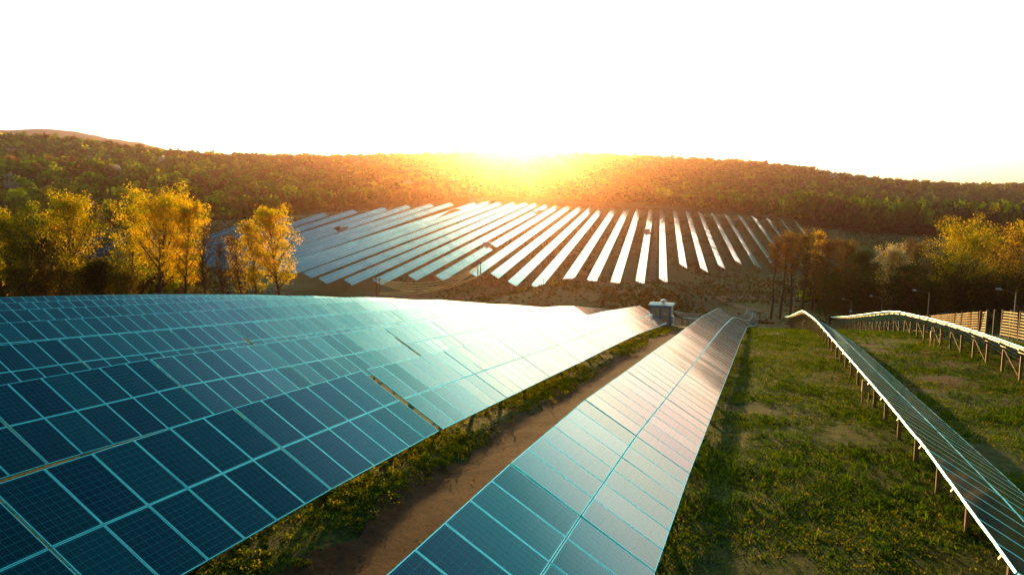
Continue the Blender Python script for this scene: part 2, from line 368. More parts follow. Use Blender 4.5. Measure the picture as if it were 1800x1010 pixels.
for n_x in M_GRAVEL.node_tree.nodes:
    if n_x.bl_idname == "ShaderNodeTexNoise": n_x.inputs["Roughness"].default_value = 0.85
    if n_x.bl_idname == "ShaderNodeBump": n_x.inputs["Distance"].default_value = 0.12
M_DIRT = noisy("dirt", (0.06, 0.045, 0.02), (0.16, 0.10, 0.05), 0.8, 0.95, 0, 0.5, 8, 0.1)

def ribbon(name, pts, w, lift, m, seed=0, nw=6):
    """a strip that lies on the ground and follows it"""
    pts = np.array(pts, float); d = np.r_[0, np.cumsum(np.hypot(*np.diff(pts, axis=0).T))]
    n = max(4, int(d[-1] / 1.0)); t = np.linspace(0, d[-1], n); c = np.c_[np.interp(t, d, pts[:, 0]), np.interp(t, d, pts[:, 1])]
    tg = np.gradient(c, axis=0); tg /= np.hypot(*tg.T)[:, None]; nn = np.c_[tg[:, 1], -tg[:, 0]]
    r = np.random.default_rng(seed); V = []
    l = 1 + 0.14 * np.sin(t * 0.9 + seed) + 0.10 * np.sin(t * 2.3) + r.normal(0, 0.04, n); q = 1 + 0.14 * np.sin(t * 0.7 + 2 + seed) + 0.1 * np.sin(t * 1.9) + r.normal(0, 0.04, n)
    for j in range(nw + 1):
        f = j / nw * 2 - 1; V.append(c + nn * (f * w / 2 * np.where(f < 0, l, q))[:, None])
    V = np.stack(V, 1).reshape(-1, 2); z = ground(V) + 0.05 * nz(V[:, 0], V[:, 1], 1.3, 3) + 0.03 * nz(V[:, 0], V[:, 1], 3.1, 4) + lift
    i = np.arange(n * (nw + 1)).reshape(n, nw + 1); Q = np.stack([i[:-1, :-1], i[1:, :-1], i[1:, 1:], i[:-1, 1:]], -1).reshape(-1, 4)
    o = link(name, np_mesh(name, np.c_[V, z], Q, m, smooth=True)); return tag(o, kind="structure")
ribbon("gravel_path", [su(s, -7.05) for s in range(-5, 73, 4)], 3.3, 0.05, M_GRAVEL, 1)
ribbon("valley_road", [(-120, 205), (-60, 212), (0, 218), (60, 221), (120, 214), (170, 205)], 5.0, 0.12, M_DIRT, 2)
_t = [(lo_ := FAR[-1][0] * (1 - q) + FAR[-1][1] * q) + np.array([3.9 * RNF[0], 3.9 * RNF[1], 0]) for q in np.linspace(0, 1, 20)]
ribbon("dirt_track", [(66, 190), (62, 215)] + [(p[0], p[1]) for p in _t], 2.4, 0.15, M_DIRT, 3)

# ------------------------------------------------------------------ solar rows on the near slope
def module_mesh(t, seed):
    r = random.Random(seed); b = MB(); W2, L2, e = MODW / 2, MODL / 2, 0.017
    b.box(-W2, W2, -L2, L2, -0.04, -0.004, 0)
    for x0, x1, y0, y1 in ((-W2, W2, -L2, -L2 + e), (-W2, W2, L2 - e, L2), (-W2, -W2 + e, -L2 + e, L2 - e), (W2 - e, W2, -L2 + e, L2 - e)):
        b.box(x0, x1, y0, y1, -0.004, 0.0, 0, skip=(0,))
    b.face([(-W2 + e, -L2 + e, -0.002), (W2 - e, -L2 + e, -0.002), (W2 - e, L2 - e, -0.002), (-W2 + e, L2 - e, -0.002)], 1, [(e, e), (MODW - e, e), (MODW - e, MODL - e), (e, MODL - e)], t)
    b.face([(-W2 + .03, L2 - .03, -0.043), (W2 - .03, L2 - .03, -0.043), (W2 - .03, -L2 + .03, -0.043), (-W2 + .03, -L2 + .03, -0.043)], 2)
    return b.mesh("solar_module", [M_FRAME, M_GLASS, M_BACK])
MODS = [module_mesh(t, i) for i, t in enumerate((0.02, 0.1, 0.2, 0.3, 0.45, 0.6, 0.85, 0.15))]

def support_mesh():
    """one bent: a single post a little behind the middle, sloping rafter and strut; x runs along the row, y towards the high side"""
    b = MB(); tz = lambda y: HMID + y * ST / CT - 0.16
    b.bar((0, 0.3, -0.5), (0, 0.3, tz(0.3)), 0.10, 0.13)
    b.bar((0.0, -1.3, tz(-1.3)), (0.0, 1.36, tz(1.36)), 0.06, 0.10)
    b.bar((0.05, 0.3, 0.4), (0.05, -0.6, tz(-0.6)), 0.035, 0.04)
    return b.mesh("support_frame", [M_STEEL])
SUP = support_mesh()
def brace_mesh():
    b = MB(); b.bar((0.07, 0.38, 0.2), (2.93, 0.38, 1.1), 0.022, 0.035)
    return b.mesh("cross_brace", [M_STEEL])
BRACE = brace_mesh()
def table_mesh(n):
    """four long purlins with cable tray under one table of n columns"""
    b = MB(); L = n * PW
    for y in (-1.3, -0.42, 0.42, 1.3): b.box(0.02, L - 0.02, y - 0.03, y + 0.03, -0.115, -0.045)
    return b.mesh("panel_table", [M_STEEL])
TBL = {n: table_mesh(n) for n in (2, 3, 4, 5, 6)}
ZU = HMID
def frame_at(s0, s1, u):
    """table axes between two stations of a row"""
    x0, y0 = su(s0, u); x1, y1 = su(s1, u); a = Vector((x1 - x0, y1 - y0, zc(s1, u) - zc(s0, u))).normalized()
    h = Vector((-RN[0], -RN[1], 0)); nrm = a.cross(h).normalized(); nrm = nrm if nrm.z > 0 else -nrm
    b = (h * CT + nrm * ST).normalized(); n = a.cross(b).normalized()
    return Vector((x0, y0, zc(s0, u))), a, b, n
def solar_row(u, s_start, s_end, label, phase=0.0, gaps=(), fine_to=70, braces=False, skips=()):
    x0, y0 = su(s_start, u); root = empty("solar_panel_row", (x0, y0, gz(x0, y0)), 0, label, "solar panel row", "rows of solar panels on the near slope")
    inv = Vector(root.location)
    stations = []; s = phase
    while s > s_start: s -= 6.09
    s += 6.09 if s < s_start - 0.01 else 0
    gl = sorted(gaps)
    while s < s_end - 1:
        nxt = s + 6 * PW; n = 6
        g = [x for x in gl if s + 1.5 < x < nxt + 0.8]
        if g: n = max(2, min(6, int(round((g[0] - s) / PW))))
        if not any(a < s + 3 < b for a, b in skips): stations.append((s, n))
        s = s + n * PW + (0.24 if g else 0.035)
    for s0, n in stations:
        L = n * PW; P, a, b, nn = frame_at(s0, s0 + L, u)
        M = Matrix((a, b, nn)).transposed().to_4x4(); M.translation = P - inv
        t = bpy.data.objects.new("panel_table", TBL[n]); col.objects.link(t); t.parent = root; t.matrix_local = M
        fine = s0 < fine_to
        if not fine: mb = MB()
        for i in range(n):
            for j in (-1, 1):
                c = Vector(((i + 0.5) * PW, j * PL / 2, 0)); rx, ry = random.gauss(0, 0.0032), random.gauss(0, 0.0032)
                if not fine: rx *= 0.6; ry *= 0.6
                if fine:
                    m = bpy.data.objects.new("solar_module", random.choice(MODS)); col.objects.link(m); m.parent = t
                    m.location = c; m.rotation_euler = (rx, ry, 0)
                else:
                    W2, L2 = MODW / 2, MODL / 2
                    q = [(c.x + sx_ * W2, c.y + sy_ * L2, sx_ * W2 * -ry + sy_ * L2 * rx) for sx_, sy_ in ((-1, -1), (1, -1), (1, 1), (-1, 1))]
                    mb.hexa([(p[0], p[1], p[2] - 0.04) for p in q] + [(p[0], p[1], p[2] - 0.003) for p in q], 0)
                    e = 0.022; q2 = [(p[0] - math.copysign(e, p[0] - c.x), p[1] - math.copysign(e, p[1] - c.y), p[2]) for p in q]
                    mb.face(q2, 1, [(e, e), (MODW - e, e), (MODW - e, MODL - e), (e, MODL - e)], random.random() ** 2 * 0.7)
        if not fine:
            me = mb.mesh("module_surface", [M_FRAME, M_GLASS]); o = bpy.data.objects.new("module_surface", me); col.objects.link(o); o.parent = t
        for q in ((0.17, 0.67) if n > 3 else (0.5,)):
            sx0, sy0 = su(s0 + L * q, u); z = zc(s0, u) + (zc(s0 + L, u) - zc(s0, u)) * q - HMID
            o = bpy.data.objects.new("support_frame", SUP); col.objects.link(o); o.parent = root
            o.location = Vector((sx0, sy0, z)) - inv; o.rotation_euler = (0, 0, math.pi / 2 - AZ)
            if braces and n > 3 and q < 0.5:
                o2 = bpy.data.objects.new("cross_brace", BRACE); col.objects.link(o2); o2.parent = root; o2.location = o.location; o2.rotation_euler = o.rotation_euler
    return root
solar_row(-3.16, 0.6, 187, "white to teal panel row in the middle, running from the bottom edge over the crest", 12.84)
solar_row(-11.10, -3, 20.6, "dark navy and teal panels at lower left, nearest row, ending at the wide black gap", 8.28, fine_to=80)
solar_row(-11.10, 20.72, 75.5, "pale panels of the nearest left row, from the black gap up to the kiosk", 20.72, fine_to=62)
solar_row(-11.10, 104, 152, "short orange lit panel row behind the blue kiosk", 104, fine_to=0)
solar_row(-19.04, 1, 120, "second panel row left of the gravel path, behind the lower left row", 19.4, (36.0,), fine_to=62)
solar_row(-26.98, 9, 118, "third panel row left of the gravel path, with a black gap half way", 22.2, (32.3, 72.5), fine_to=62)
solar_row(-34.92, 15, 112, "fourth panel row left of the gravel path, teal turning pale", 27.9, (52.0,), fine_to=62)
solar_row(-42.86, 20, 104, "fifth panel row left of the gravel path, thin and teal", 33.8, (55.4,), fine_to=62)
solar_row(-50.80, 26, 96, "sixth panel row left of the gravel path, seen almost edge on", 38, (), fine_to=62)
solar_row(-58.70, 32, 92, "rearmost panel row on the left, in front of the golden trees", 42, (), fine_to=62)
solar_row(4.78, 2, 156, "panel row right of the grass strip, its gold lit edge curving over the crest", 11, (), fine_to=62)
solar_row(12.72, 30, 141, "panel row at the right edge, seen from behind on its posts with cross braces", 36, (), fine_to=0, braces=True)

# ------------------------------------------------------------------ solar rows on the far slope
def far_row(k, lo, hi, label):
    lo = Vector(lo); hi = Vector(hi); d = hi - lo; Lt = d.length; a = d.normalized(); h = Vector((-RNF[0], -RNF[1], 0))
    nn = a.cross(h).normalized(); nn = nn if nn.z > 0 else -nn
    b = (h * CT + nn * ST).normalized(); nn = a.cross(b).normalized()
    mb = MB(); n = int(Lt / PW); W2, L2 = MODW / 2, MODL / 2; rr = random.Random(k + 100)
    base = lo - Vector((0, 0, HMID)); tw = 0
    bulge = 0.0
    for i in range(n):
        if i % 6 == 0: ta, tb_ = rr.gauss(0, 0.004), rr.gauss(0, 0.004)
        cc_ = lo + a * (i * PW)
        if any(math.hypot(cc_.x - q_[0], cc_.y - q_[1]) < q_[2] for q_ in KIOSKS): continue
        f = i / n; sag = bulge * math.sin(math.pi * f)
        for j in (-1, 1):
            c = lo + a * ((i + 0.5) * PW) + b * (j * PL / 2) + Vector((0, 0, -sag)); rx, ry = ta + rr.gauss(0, 0.002), tb_ + rr.gauss(0, 0.002)
            q = [c + a * (sx_ * W2) + b * (sy_ * L2) + nn * (sx_ * W2 * -ry + sy_ * L2 * rx) - base for sx_, sy_ in ((-1, -1), (1, -1), (1, 1), (-1, 1))]
            mb.hexa([p - nn * 0.05 for p in q] + [p - nn * 0.004 for p in q], 0)
            e = 0.025; q2 = [q[0] + (a + b) * e, q[1] + (-a + b) * e, q[2] - (a + b) * e, q[3] + (a - b) * e]
            mb.face(q2, 1, [(e, e), (MODW - e, e), (MODW - e, MODL - e), (e, MODL - e)], rr.random() ** 2 * 0.7)
        if i % 3 == 0:
            for yy in (0.3,):
                p = lo + a * (i * PW) + Vector((0, 0, -sag)) + h * yy - base; mb.bar(p + Vector((0, 0, -1.9)), p + Vector((0, 0, yy * ST / CT - 0.1)), 0.12, 0.12, 2)
    o = mb.build("solar_panel_row", [M_FRAME, M_GLASS, M_STEEL], None, base)
    return tag(o, label, "solar panel row", "rows of solar panels on the far slope")
KIOSKS = [(*hitg(px, py, Y0, 700)[:2], rr_) for px, py, Y0, rr_ in ((605, 410, 250, 4.2), (856, 439, 150, 4.4), (949, 378, 250, 4.2), (1137, 413, 150, 4.2), (836, 357, 350, 6))]
ORD = ["", "first", "second", "third", "fourth", "fifth", "sixth", "seventh", "eighth", "ninth", "tenth", "eleventh", "twelfth", "thirteenth", "fourteenth", "fifteenth", "sixteenth", "seventeenth", "eighteenth", "nineteenth", "twentieth",
       "twenty-first", "twenty-second", "twenty-third", "twenty-fourth", "twenty-fifth", "twenty-sixth", "twenty-seventh", "twenty-eighth"]
for k, (lo, hi) in FAR.items():
    if k == 0: lb = "white panel row on the far slope that stands upright just right of the dirt track"
    elif k > 0: lb = "%s %s panel row right of the upright one, on the far slope" % (ORD[k], "white" if k < 5 else "thin grey")
    else: lb = "%s %s panel row left of the dirt track, on the far slope" % (ORD[-k], "white" if k > -9 else ("silvery" if k > -17 else "bluish"))
    far_row(k, lo, hi, lb)

# ------------------------------------------------------------------ kiosks
def kiosk():
    x, y = su(80.4, -10.9); root = empty("transformer_kiosk", (x, y, gz(x, y) - 0.05), -AZ, "blue framed transformer kiosk with beige doors and white roof beside the path", "kiosk")
    b = MB(); b.box(-1.25, 1.25, -1.1, 1.1, -0.3, 0.18); b.build("plinth", M_CONC, root)
    b = MB(); b.box(-1.1, 1.1, -0.95, 0.95, 0.18, 2.5); b.build("wall", M_BEIGE, root)
    b = MB()
    for sx_ in (-1, 1):
        for sy_ in (-1, 1): b.box(min(sx_ * 1.1, sx_ * 0.9) - (0.01 if sx_ < 0 else 0), max(sx_ * 1.1, sx_ * 0.9) + (0.01 if sx_ > 0 else 0), min(sy_ * 0.97, sy_ * 0.85), max(sy_ * 0.97, sy_ * 0.85), 0.182, 2.48)
    b.box(-0.9, 0.9, -0.985, -0.93, 2.26, 2.48); b.box(-0.9, 0.9, -0.985, -0.93, 0.184, 0.36); b.box(-0.11, 0.11, -0.99, -0.93, 0.34, 2.3)
    b.box(-0.9, -0.11, -0.975, -0.93, 1.21, 1.29); b.box(0.11, 0.9, -0.975, -0.93, 1.21, 1.29); b.box(-1.125, -1.09, -0.84, 0.84, 2.3, 2.47); b.box(1.09, 1.125, -0.84, 0.84, 2.3, 2.47)
    b.build("frame", M_BLUE, root)
    for k, x0 in enumerate((-0.89, 0.12)):
        b = MB(); b.box(x0, x0 + 0.77, -0.968, -0.952, 0.37, 1.2); b.box(x0, x0 + 0.77, -0.968, -0.952, 1.3, 2.25)
        d = b.build("door", M_BEIGE, root)
        b = MB(); hx = 0.70 if k == 0 else 0.06; b.box(x0 + hx - .02, x0 + hx + .03, -1.01, -0.969, 1.05, 1.18); b.build("handle", M_DARK, d)
    b = MB(); b.box(0.32, 0.62, -0.976, -0.9685, 1.5, 1.72); b.build("sign_plate", M_WHITE, root)
    b = MB(); v = [(-1.32, -1.2, 2.5), (1.32, -1.2, 2.5), (1.32, 1.2, 2.5), (-1.32, 1.2, 2.5), (-1.32, -1.2, 2.56), (1.32, -1.2, 2.56), (1.32, 1.2, 2.56), (-1.32, 1.2, 2.56)]
    b.hexa(v); b.face([(-1.32, -1.2, 2.562), (1.32, -1.2, 2.562), (1.32, 0, 2.72), (-1.32, 0, 2.72)]); b.face([(-1.32, 0, 2.72), (1.32, 0, 2.72), (1.32, 1.2, 2.562), (-1.32, 1.2, 2.562)])
    b.face([(-1.32, 1.2, 2.562), (-1.32, -1.2, 2.562), (-1.32, 0, 2.72)]); b.face([(1.32, -1.2, 2.562), (1.32, 1.2, 2.562), (1.32, 0, 2.72)])
    r = b.build("roof", M_WHITE, root)
    b = MB(); b.tube([(0.15, -0.1, 2.66), (0.15, -0.1, 2.9)], 0.14, 10); b.tube([(0.15, -0.1, 2.9), (0.15, -0.1, 2.97), (0.15, -0.1, 3.06)], [0.30, 0.32, 0.12], 12); b.build("vent_cowl", M_LAMP, r)
    b = MB(); b.box(1.14, 1.32, -0.5, 0.3, 0.5, 1.3); b.build("meter_box", M_WHITE, root)
kiosk()
def far_kiosk(name, px, py, w, d, h, label, rz=-AZF, Y0=150):
    x, y, z = hitg(px, py, Y0, 700); root = empty(name, (x, y, z - 0.1), rz, label, "kiosk", "kiosks among the far panel rows")
    b = MB(); b.box(-w / 2 - .15, w / 2 + .15, -d / 2 - .15, d / 2 + .15, -0.6, 0.6); b.build("plinth", M_CONC, root)
    b = MB(); b.box(-w / 2, w / 2, -d / 2, d / 2, 0.6, h); b.build("wall", M_BEIGE, root)
    b = MB(); b.box(-w / 2 - .2, w / 2 + .2, -d / 2 - .2, d / 2 + .2, h, h + .2); b.build("roof", M_WHITE, root)
    b = MB()
    for x0 in (-w / 2 + .2, 0.06): b.box(x0, x0 + w / 2 - .26, -d / 2 - .04, -d / 2 - .003, 0.7, h - .3)
    b.build("door", M_BLUE if 'blue' in label else M_WHITE, root)
far_kiosk("transformer_kiosk", 605, 410, 3.2, 2.4, 3.1, "small pale kiosk among the silvery panels, upper left of the far slope", Y0=250)
far_kiosk("transformer_kiosk", 856, 439, 2.8, 2.4, 3.1, "small pale kiosk between white rows just above the twin poles")
far_kiosk("transformer_kiosk", 949, 378, 3.2, 2.4, 3.2, "small kiosk near the top of the far slope below the sun", Y0=250)
far_kiosk("transformer_kiosk", 1137, 413, 3.0, 2.4, 3.0, "brown kiosk standing beside the dirt track half way up the far slope")
far_kiosk("transformer_kiosk", 836, 357, 8.5, 3.5, 3.4, "long white building at the upper end of the far panel rows", Y0=350)

# ------------------------------------------------------------------ combiner boxes
def combiner(s, u, label, dz=0.0):
    x, y = su(s, u); root = empty("combiner_box", (x, y, zc(s, u + 1.2) - HMID), -AZ, label, "electrical box", "grey electrical boxes under the right panel rows")
    b = MB(); b.box(-0.16, 0.16, -0.11, 0.11, 0.62, 1.12); b.build("cabinet", M_BEIGE, root)
    b = MB(); b.box(-0.14, 0.14, -0.13, -0.112, 0.65, 1.09); b.build("door", M_BEIGE, root)
    b = MB(); b.box(-0.15, -0.11, -0.04, 0.04, -0.3, 0.62); b.box(0.11, 0.15, -0.04, 0.04, -0.3, 0.62); b.build("leg", M_STEEL, root)
combiner(33.3, 4.1, "pale electrical box on legs below the middle right row's gold edge")
combiner(84, 3.9, "small electrical box below the crest of the middle right row")
combiner(60, 11.6, "beige electrical box on the posts of the rightmost row")

# ------------------------------------------------------------------ slatted fence, lamps on the right
def slat_fence():
    x0, y0 = su(52, 19.5); root = empty("slatted_fence", (x0, y0, gz(x0, y0)), 0, "tall wooden slat fence lit gold along the right edge behind the panels", "fence")
    P0 = Vector(root.location); step = 2.6
    pm = MB(); pm.box(-0.08, 0.08, -0.08, 0.08, -0.4, 2.45); pme = pm.mesh("post", [M_POST])
    lm = MB()
    for i in range(9): lm.box(0.08, step - 0.08, 0.082, 0.112, 0.2 + i * 0.25, 0.2 + i * 0.25 + 0.09)
    lme = lm.mesh("slat_panel", [M_WOOD])
    s = 52.0
    while s < 150:
        x, y = su(s, 19.5 + 0.02 * (s - 52)); x1, y1 = su(s + step, 19.5 + 0.02 * (s + step - 52)); z, z1 = gz(x, y), gz(x1, y1)
        o = link("post", pme, root, Vector((x, y, z)) - P0, (0, 0, math.pi / 2 - AZ))
        if not (74 < s < 78):
            a = math.atan2(z1 - z, step); o = link("slat_panel", lme, root, Vector((x, y, z)) - P0, (0, 0, 0))
            tw = random.gauss(0, 0.035)
            o.rotation_euler = (random.gauss(0, 0.05), -a, math.pi / 2 - AZ + tw)
        s += step
slat_fence()
def lamp_post(px, pybase, pytop, Y, arm, label, cam_=False):
    x = at(px, pytop, Y)[0]; z = gz(x, Y); top = at(px, pytop, Y)[2]; h = top - z
    root = empty("lamp_post", (x, Y, z), 0, label, "lamp post", "lamp posts along the slatted fence")
    b = MB(); b.tube([(0, 0, -0.4), (0, 0, h * 0.5), (0, 0, h)], [0.10, 0.08, 0.06], 8); b.build("pole", M_LAMPPOLE, root)
    b = MB(); b.tube([(0, 0, h - 0.15), (-arm * 0.5, 0, h + 0.12), (-arm, 0, h + 0.3)], 0.03, 6); b.build("arm", M_STEEL, root)
    b = MB(); b.tube([(-arm + 0.05, 0, h + 0.29), (-arm - 0.15, 0, h + 0.33), (-arm - 0.42, 0, h + 0.36)], [0.06, 0.12, 0.07], 8); b.build("lamp_head", M_LAMP, root)
    if cam_:
        b = MB(); b.box(-0.15, 0.15, -0.15, 0.15, h * 0.55, h * 0.55 + 0.4); b.build("camera_housing", M_WHITE, root)
lamp_post(1787, 588, 514, 68, 1.5, "tallest lamp post, nearest the right edge of the picture")
lamp_post(1634, 553, 514, 98, 1.9, "second lamp post from the right edge, behind the golden slat fence")
lamp_post(1551, 546, 523, 128, 1.8, "third lamp post from the right edge, small before dark trees")
lamp_post(1497, 546, 528, 150, 1.6, "smallest lamp post, with a white camera housing on its pole", True)
b = MB(); b.tube([(0, 0, -0.3), (0, 0, 2.6)], 0.06, 8); b.box(-0.12, 0.12, -0.12, 0.12, 2.6, 2.72)
x, y, z = at(1346, 558, 150); o = b.build("marker_post", mat("green_paint", (0.02, 0.12, 0.07), 0.5), None, (x, y, gz(x, y))); tag(o, "thin green post standing alone beyond the centre row's end", "post")

# ------------------------------------------------------------------ power poles and cables, valley fence
def pole_pair(px, py, Y, h, label):
    x = at(px, py, Y)[0]; root = empty("utility_pole", (x, Y, gz(x, Y)), 0, label, "utility pole", "twin wooden poles carrying the cables")
    for dx in (-0.45, 0.45):
        b = MB(); b.tube([(dx, 0, -0.6), (dx, 0, h)], [0.2, 0.14], 8); b.build("pole", M_POST, root)
    b = MB(); b.bar((-1.1, 0, h - 0.4), (1.1, 0, h - 0.4), 0.14, 0.16); b.bar((-0.9, 0, h - 3.6), (0.9, 0, h - 3.6), 0.14, 0.16); b.build("crossarm", M_POST, root)
    for dx in (-1.0, 0.0, 1.0):
        b = MB(); b.tube([(dx, 0, h - 0.32), (dx, 0, h - 0.05)], [0.07, 0.05], 8); b.build("insulator", M_WHITE, root)
    return Vector(root.location)
pa = pole_pair(664.5, 520, 196, 8.6, "twin wooden poles left of the valley, where the golden cables start")
pb = pole_pair(842.5, 500, 236, 8.0, "slim twin poles before the white rows, where the cables end")
for i in range(6):
    up = i < 4; z0 = 8.2 - 0.35 * i if up else 4.6 - 0.4 * (i - 4)
    A = pa + Vector((0.5, -0.1 * i, z0)); B = pb + Vector((-0.4, -0.15 * i, (6.6 - 0.3 * i) if up else 3.4 - .3 * (i - 4))); sag = 3.0 + 0.45 * i if up else 1.6 + 0.4 * (i - 4)
    pts = [A.lerp(B, t) - Vector((0, 0, sag * 4 * t * (1 - t))) for t in np.linspace(0, 1, 22)]
    b = MB(); b.tube([p - pa for p in pts], 0.09, 5); o = b.build("power_cable", M_CABLE, None, pa)
    tag(o, ["topmost golden cable", "second golden cable from the top", "third golden cable from the top", "fourth golden cable from the top", "upper of the two low cables", "lowest cable of all"][i] + " sagging between the twin poles", "cable", "cables between the twin poles")
def wire_fence():
    pts = [(-150, 196), (-100, 200), (-50, 206), (0, 211), (50, 214), (100, 210), (150, 203)]
    pts = np.array(pts, float); d = np.r_[0, np.cumsum(np.hypot(*np.diff(pts, axis=0).T))]
    root = empty("wire_fence", (pts[0][0], pts[0][1], gz(*pts[0])), 0, "thin wire mesh fence on posts along the valley road", "fence"); P0 = Vector(root.location)
    pm = MB(); pm.box(-0.07, 0.07, -0.07, 0.07, -0.4, 2.1); pme = pm.mesh("post", [M_POST]); prev = None; wires = MB()
    for t in np.arange(0, d[-1], 4.0):
        x, y = np.interp(t, d, pts[:, 0]), np.interp(t, d, pts[:, 1]); p = Vector((x, y, gz(x, y))); link("post", pme, root, p - P0)
        if prev is not None:
            for hh in (0.25, 0.7, 1.15, 1.6, 2.0): wires.bar(prev - P0 + Vector((0, 0, hh)), p - P0 + Vector((0, 0, hh)), 0.03, 0.03)
        prev = p
    wires.build("wire_strands", M_STEEL, root)
wire_fence()

# ------------------------------------------------------------------ trees
def quads_from(c, nrm, size, r, squash=1.0):
    """leaf-sized faces at points c"""
    n = len(c); nrm = nrm / np.maximum(np.linalg.norm(nrm, axis=1), 1e-6)[:, None]
    t = r.normal(size=(n, 3)); a = np.cross(nrm, t); a /= np.maximum(np.linalg.norm(a, axis=1), 1e-6)[:, None]; b = np.cross(nrm, a)
    s = (size * r.uniform(0.6, 1.35, n))[:, None]; s2 = s * r.uniform(0.55, 1.0, n)[:, None] * squash
    V = np.stack([c - a * s, c - b * s2, c + a * s, c + b * s2], 1).reshape(-1, 3)
    return V, np.arange(4 * n).reshape(n, 4)

def tree_meshes(h, w, seed, palette, leaves=4500, leaf=0.2, base=0.22, ntr=1, bare=False, shape=1.0):
    r = np.random.default_rng(seed); tr = MB(); tips = []; twigs = MB()
    for k in range(ntr):
        ox = r.normal(0, 0.35 * (ntr > 1), 2); lean = r.normal(0, 0.05 + 0.04 * (ntr > 1), 2); hh = h * r.uniform(0.82, 0.97) if k else h * 0.95
        z = np.linspace(-0.4, hh, 9); wob = np.cumsum(r.normal(0, 0.12, (9, 2)), 0)
        path = [(ox[0] + lean[0] * zz + wob[i, 0], ox[1] + lean[1] * zz + wob[i, 1], zz) for i, zz in enumerate(z)]
        rad = [0.017 * h * (1 - zz / (hh * 1.05)) ** 0.9 / (ntr ** 0.4) + 0.015 for zz in np.maximum(z, 0)]
        tr.tube(path, rad, 7); path = np.array(path)
        nl = int((26 if not bare else 30) / ntr ** 0.5)
        for i in range(nl):
            f = base + (0.97 - base) * (i + r.uniform(0, 1)) / nl; p0 = np.array([np.interp(f * hh, z, path[:, q]) for q in range(3)])
            prof = math.sin(math.pi * min(1, ((f - base) / (1 - base)) * 0.82 + 0.16)) ** 0.7 * shape
            an = i * 2.4 + r.uniform(-.5, .5); Lb = w / 2 * prof * r.uniform(0.65, 1.1); up = r.uniform(0.8, 1.7) + 0.6 * f
            d = np.array([math.cos(an), math.sin(an), up]); d /= np.linalg.norm(d[:2])
            pts = [p0 + d * Lb * q * np.array([1, 1, 0.75]) + np.array([0, 0, 0.10 * Lb * q * q]) + r.normal(0, 0.06, 3) * q * 2 for q in (0, 0.35, 0.7, 1.0)]
            rb = max(0.02, 0.011 * h * (1 - f) + 0.02)
            tr.tube(pts, [rb, rb * .7, rb * .45, rb * .2], 5)
            for q in np.linspace(0.3, 1.05, 7):
                pb_ = pts[0] + (pts[-1] - pts[0]) * min(q, 1); e = pb_ + r.normal(0, 1, 3) * Lb * 0.22 + np.array([0, 0, Lb * 0.16])
                tips.append(e); tips.append(pb_ * 0.5 + e * 0.5)
                if r.uniform() < (1.0 if bare else 0.5):
                    tr.tube([pb_, e], [rb * .3 + 0.012, 0.008], 3)
                    if bare:
                        for _ in range(4):
                            e2 = e + r.normal(0, .5, 3) + np.array([0, 0, .5]); tr.tube([pb_ * .4 + e * .6, e2], [.014, .006], 3)
    tips = np.array(tips); n = int(leaves * 2.5); c = tips[r.integers(0, len(tips), n)] + r.normal(0, 1, (n, 3)) * np.array([1, 1, 0.8]) * (0.035 * w + 0.22)
    nrm = r.normal(size=(n, 3)); V, Q = quads_from(c, nrm, leaf * 0.62, r)
    pal = np.array(palette, float); clump = r.integers(0, len(pal), len(tips)); near = r.integers(0, len(pal), n)
    # colour goes by clump so that light and dark tufts read
    key = (np.floor(c[:, 0] * 0.9) * 7 + np.floor(c[:, 1] * 0.9) * 13 + np.floor(c[:, 2] * 0.8) * 29).astype(int)
    pick = (np.abs(key * 2654435761) >> 7) % len(pal); colr = pal[np.where(r.uniform(size=n) < 0.7, pick, near)] * r.uniform(0.75, 1.25, (n, 1))
    return tr, twigs, np_mesh("crown", V, Q, M_LEAF, np.c_[colr, np.ones(n)])
GOLD = [(0.70, 0.46, 0.01), (0.58, 0.42, 0.01), (0.36, 0.30, 0.01), (0.66, 0.37, 0.01)]
OLIVE = [(0.24, 0.20, 0.012), (0.15, 0.16, 0.01), (0.36, 0.26, 0.015), (0.09, 0.11, 0.008)]
DARKG = [(0.035, 0.055, 0.008), (0.05, 0.08, 0.01), (0.025, 0.04, 0.006)]
BROWN = [(0.16, 0.085, 0.03), (0.11, 0.06, 0.02), (0.2, 0.12, 0.03), (0.08, 0.05, 0.015)]
PALE = [(0.45, 0.36, 0.2), (0.36, 0.28, 0.13), (0.5, 0.42, 0.28), (0.3, 0.2, 0.08)]
def tree(px, pytop, Y, wpx, palette, label, kind="tree", **kw):
    seed = int(px * 7 + pytop); x = at(px, pytop, Y)[0]; z = gz(x, Y); h = at(px, pytop, Y)[2] - z; w = wpx / FPX * Y
    tr, tw, cr = tree_meshes(h, w, seed, palette, **kw)
    root = empty(kind, (x, Y, z), 0, label, "tree" if "bush" not in kind else "bush", None)
    nb = len(tw.v)
    t = tr.build("trunk", M_BARK, root)
    link("crown", cr, root)
    return root
tree(12, 398, 120, 95, OLIVE + GOLD[:1], "olive and gold leafy tree cut by the left picture edge", leaves=6000)
tree(104, 350, 132, 95, OLIVE + GOLD, "tall loose gold green tree, second from the left edge", "tree", leaves=6500, ntr=2)
tree(266, 350, 134, 120, GOLD, "tallest bright gold tree with a broad crown, left of centre", leaves=7500, ntr=3)
tree(222, 372, 142, 70, OLIVE + GOLD[:2], "gold olive tree half hidden on the left side of the broad gold tree", leaves=4000)
tree(316, 358, 130, 66, GOLD, "slender bright gold tree touching the broad gold tree on its right", leaves=5000)
tree(358, 394, 128, 36, BROWN, "bare purple brown tree standing right of the gold trees", leaves=500, bare=True, leaf=0.12)
tree(392, 428, 134, 32, BROWN, "small bare tree between the bare brown one and the young gold trees", leaves=500, bare=True, leaf=0.12)
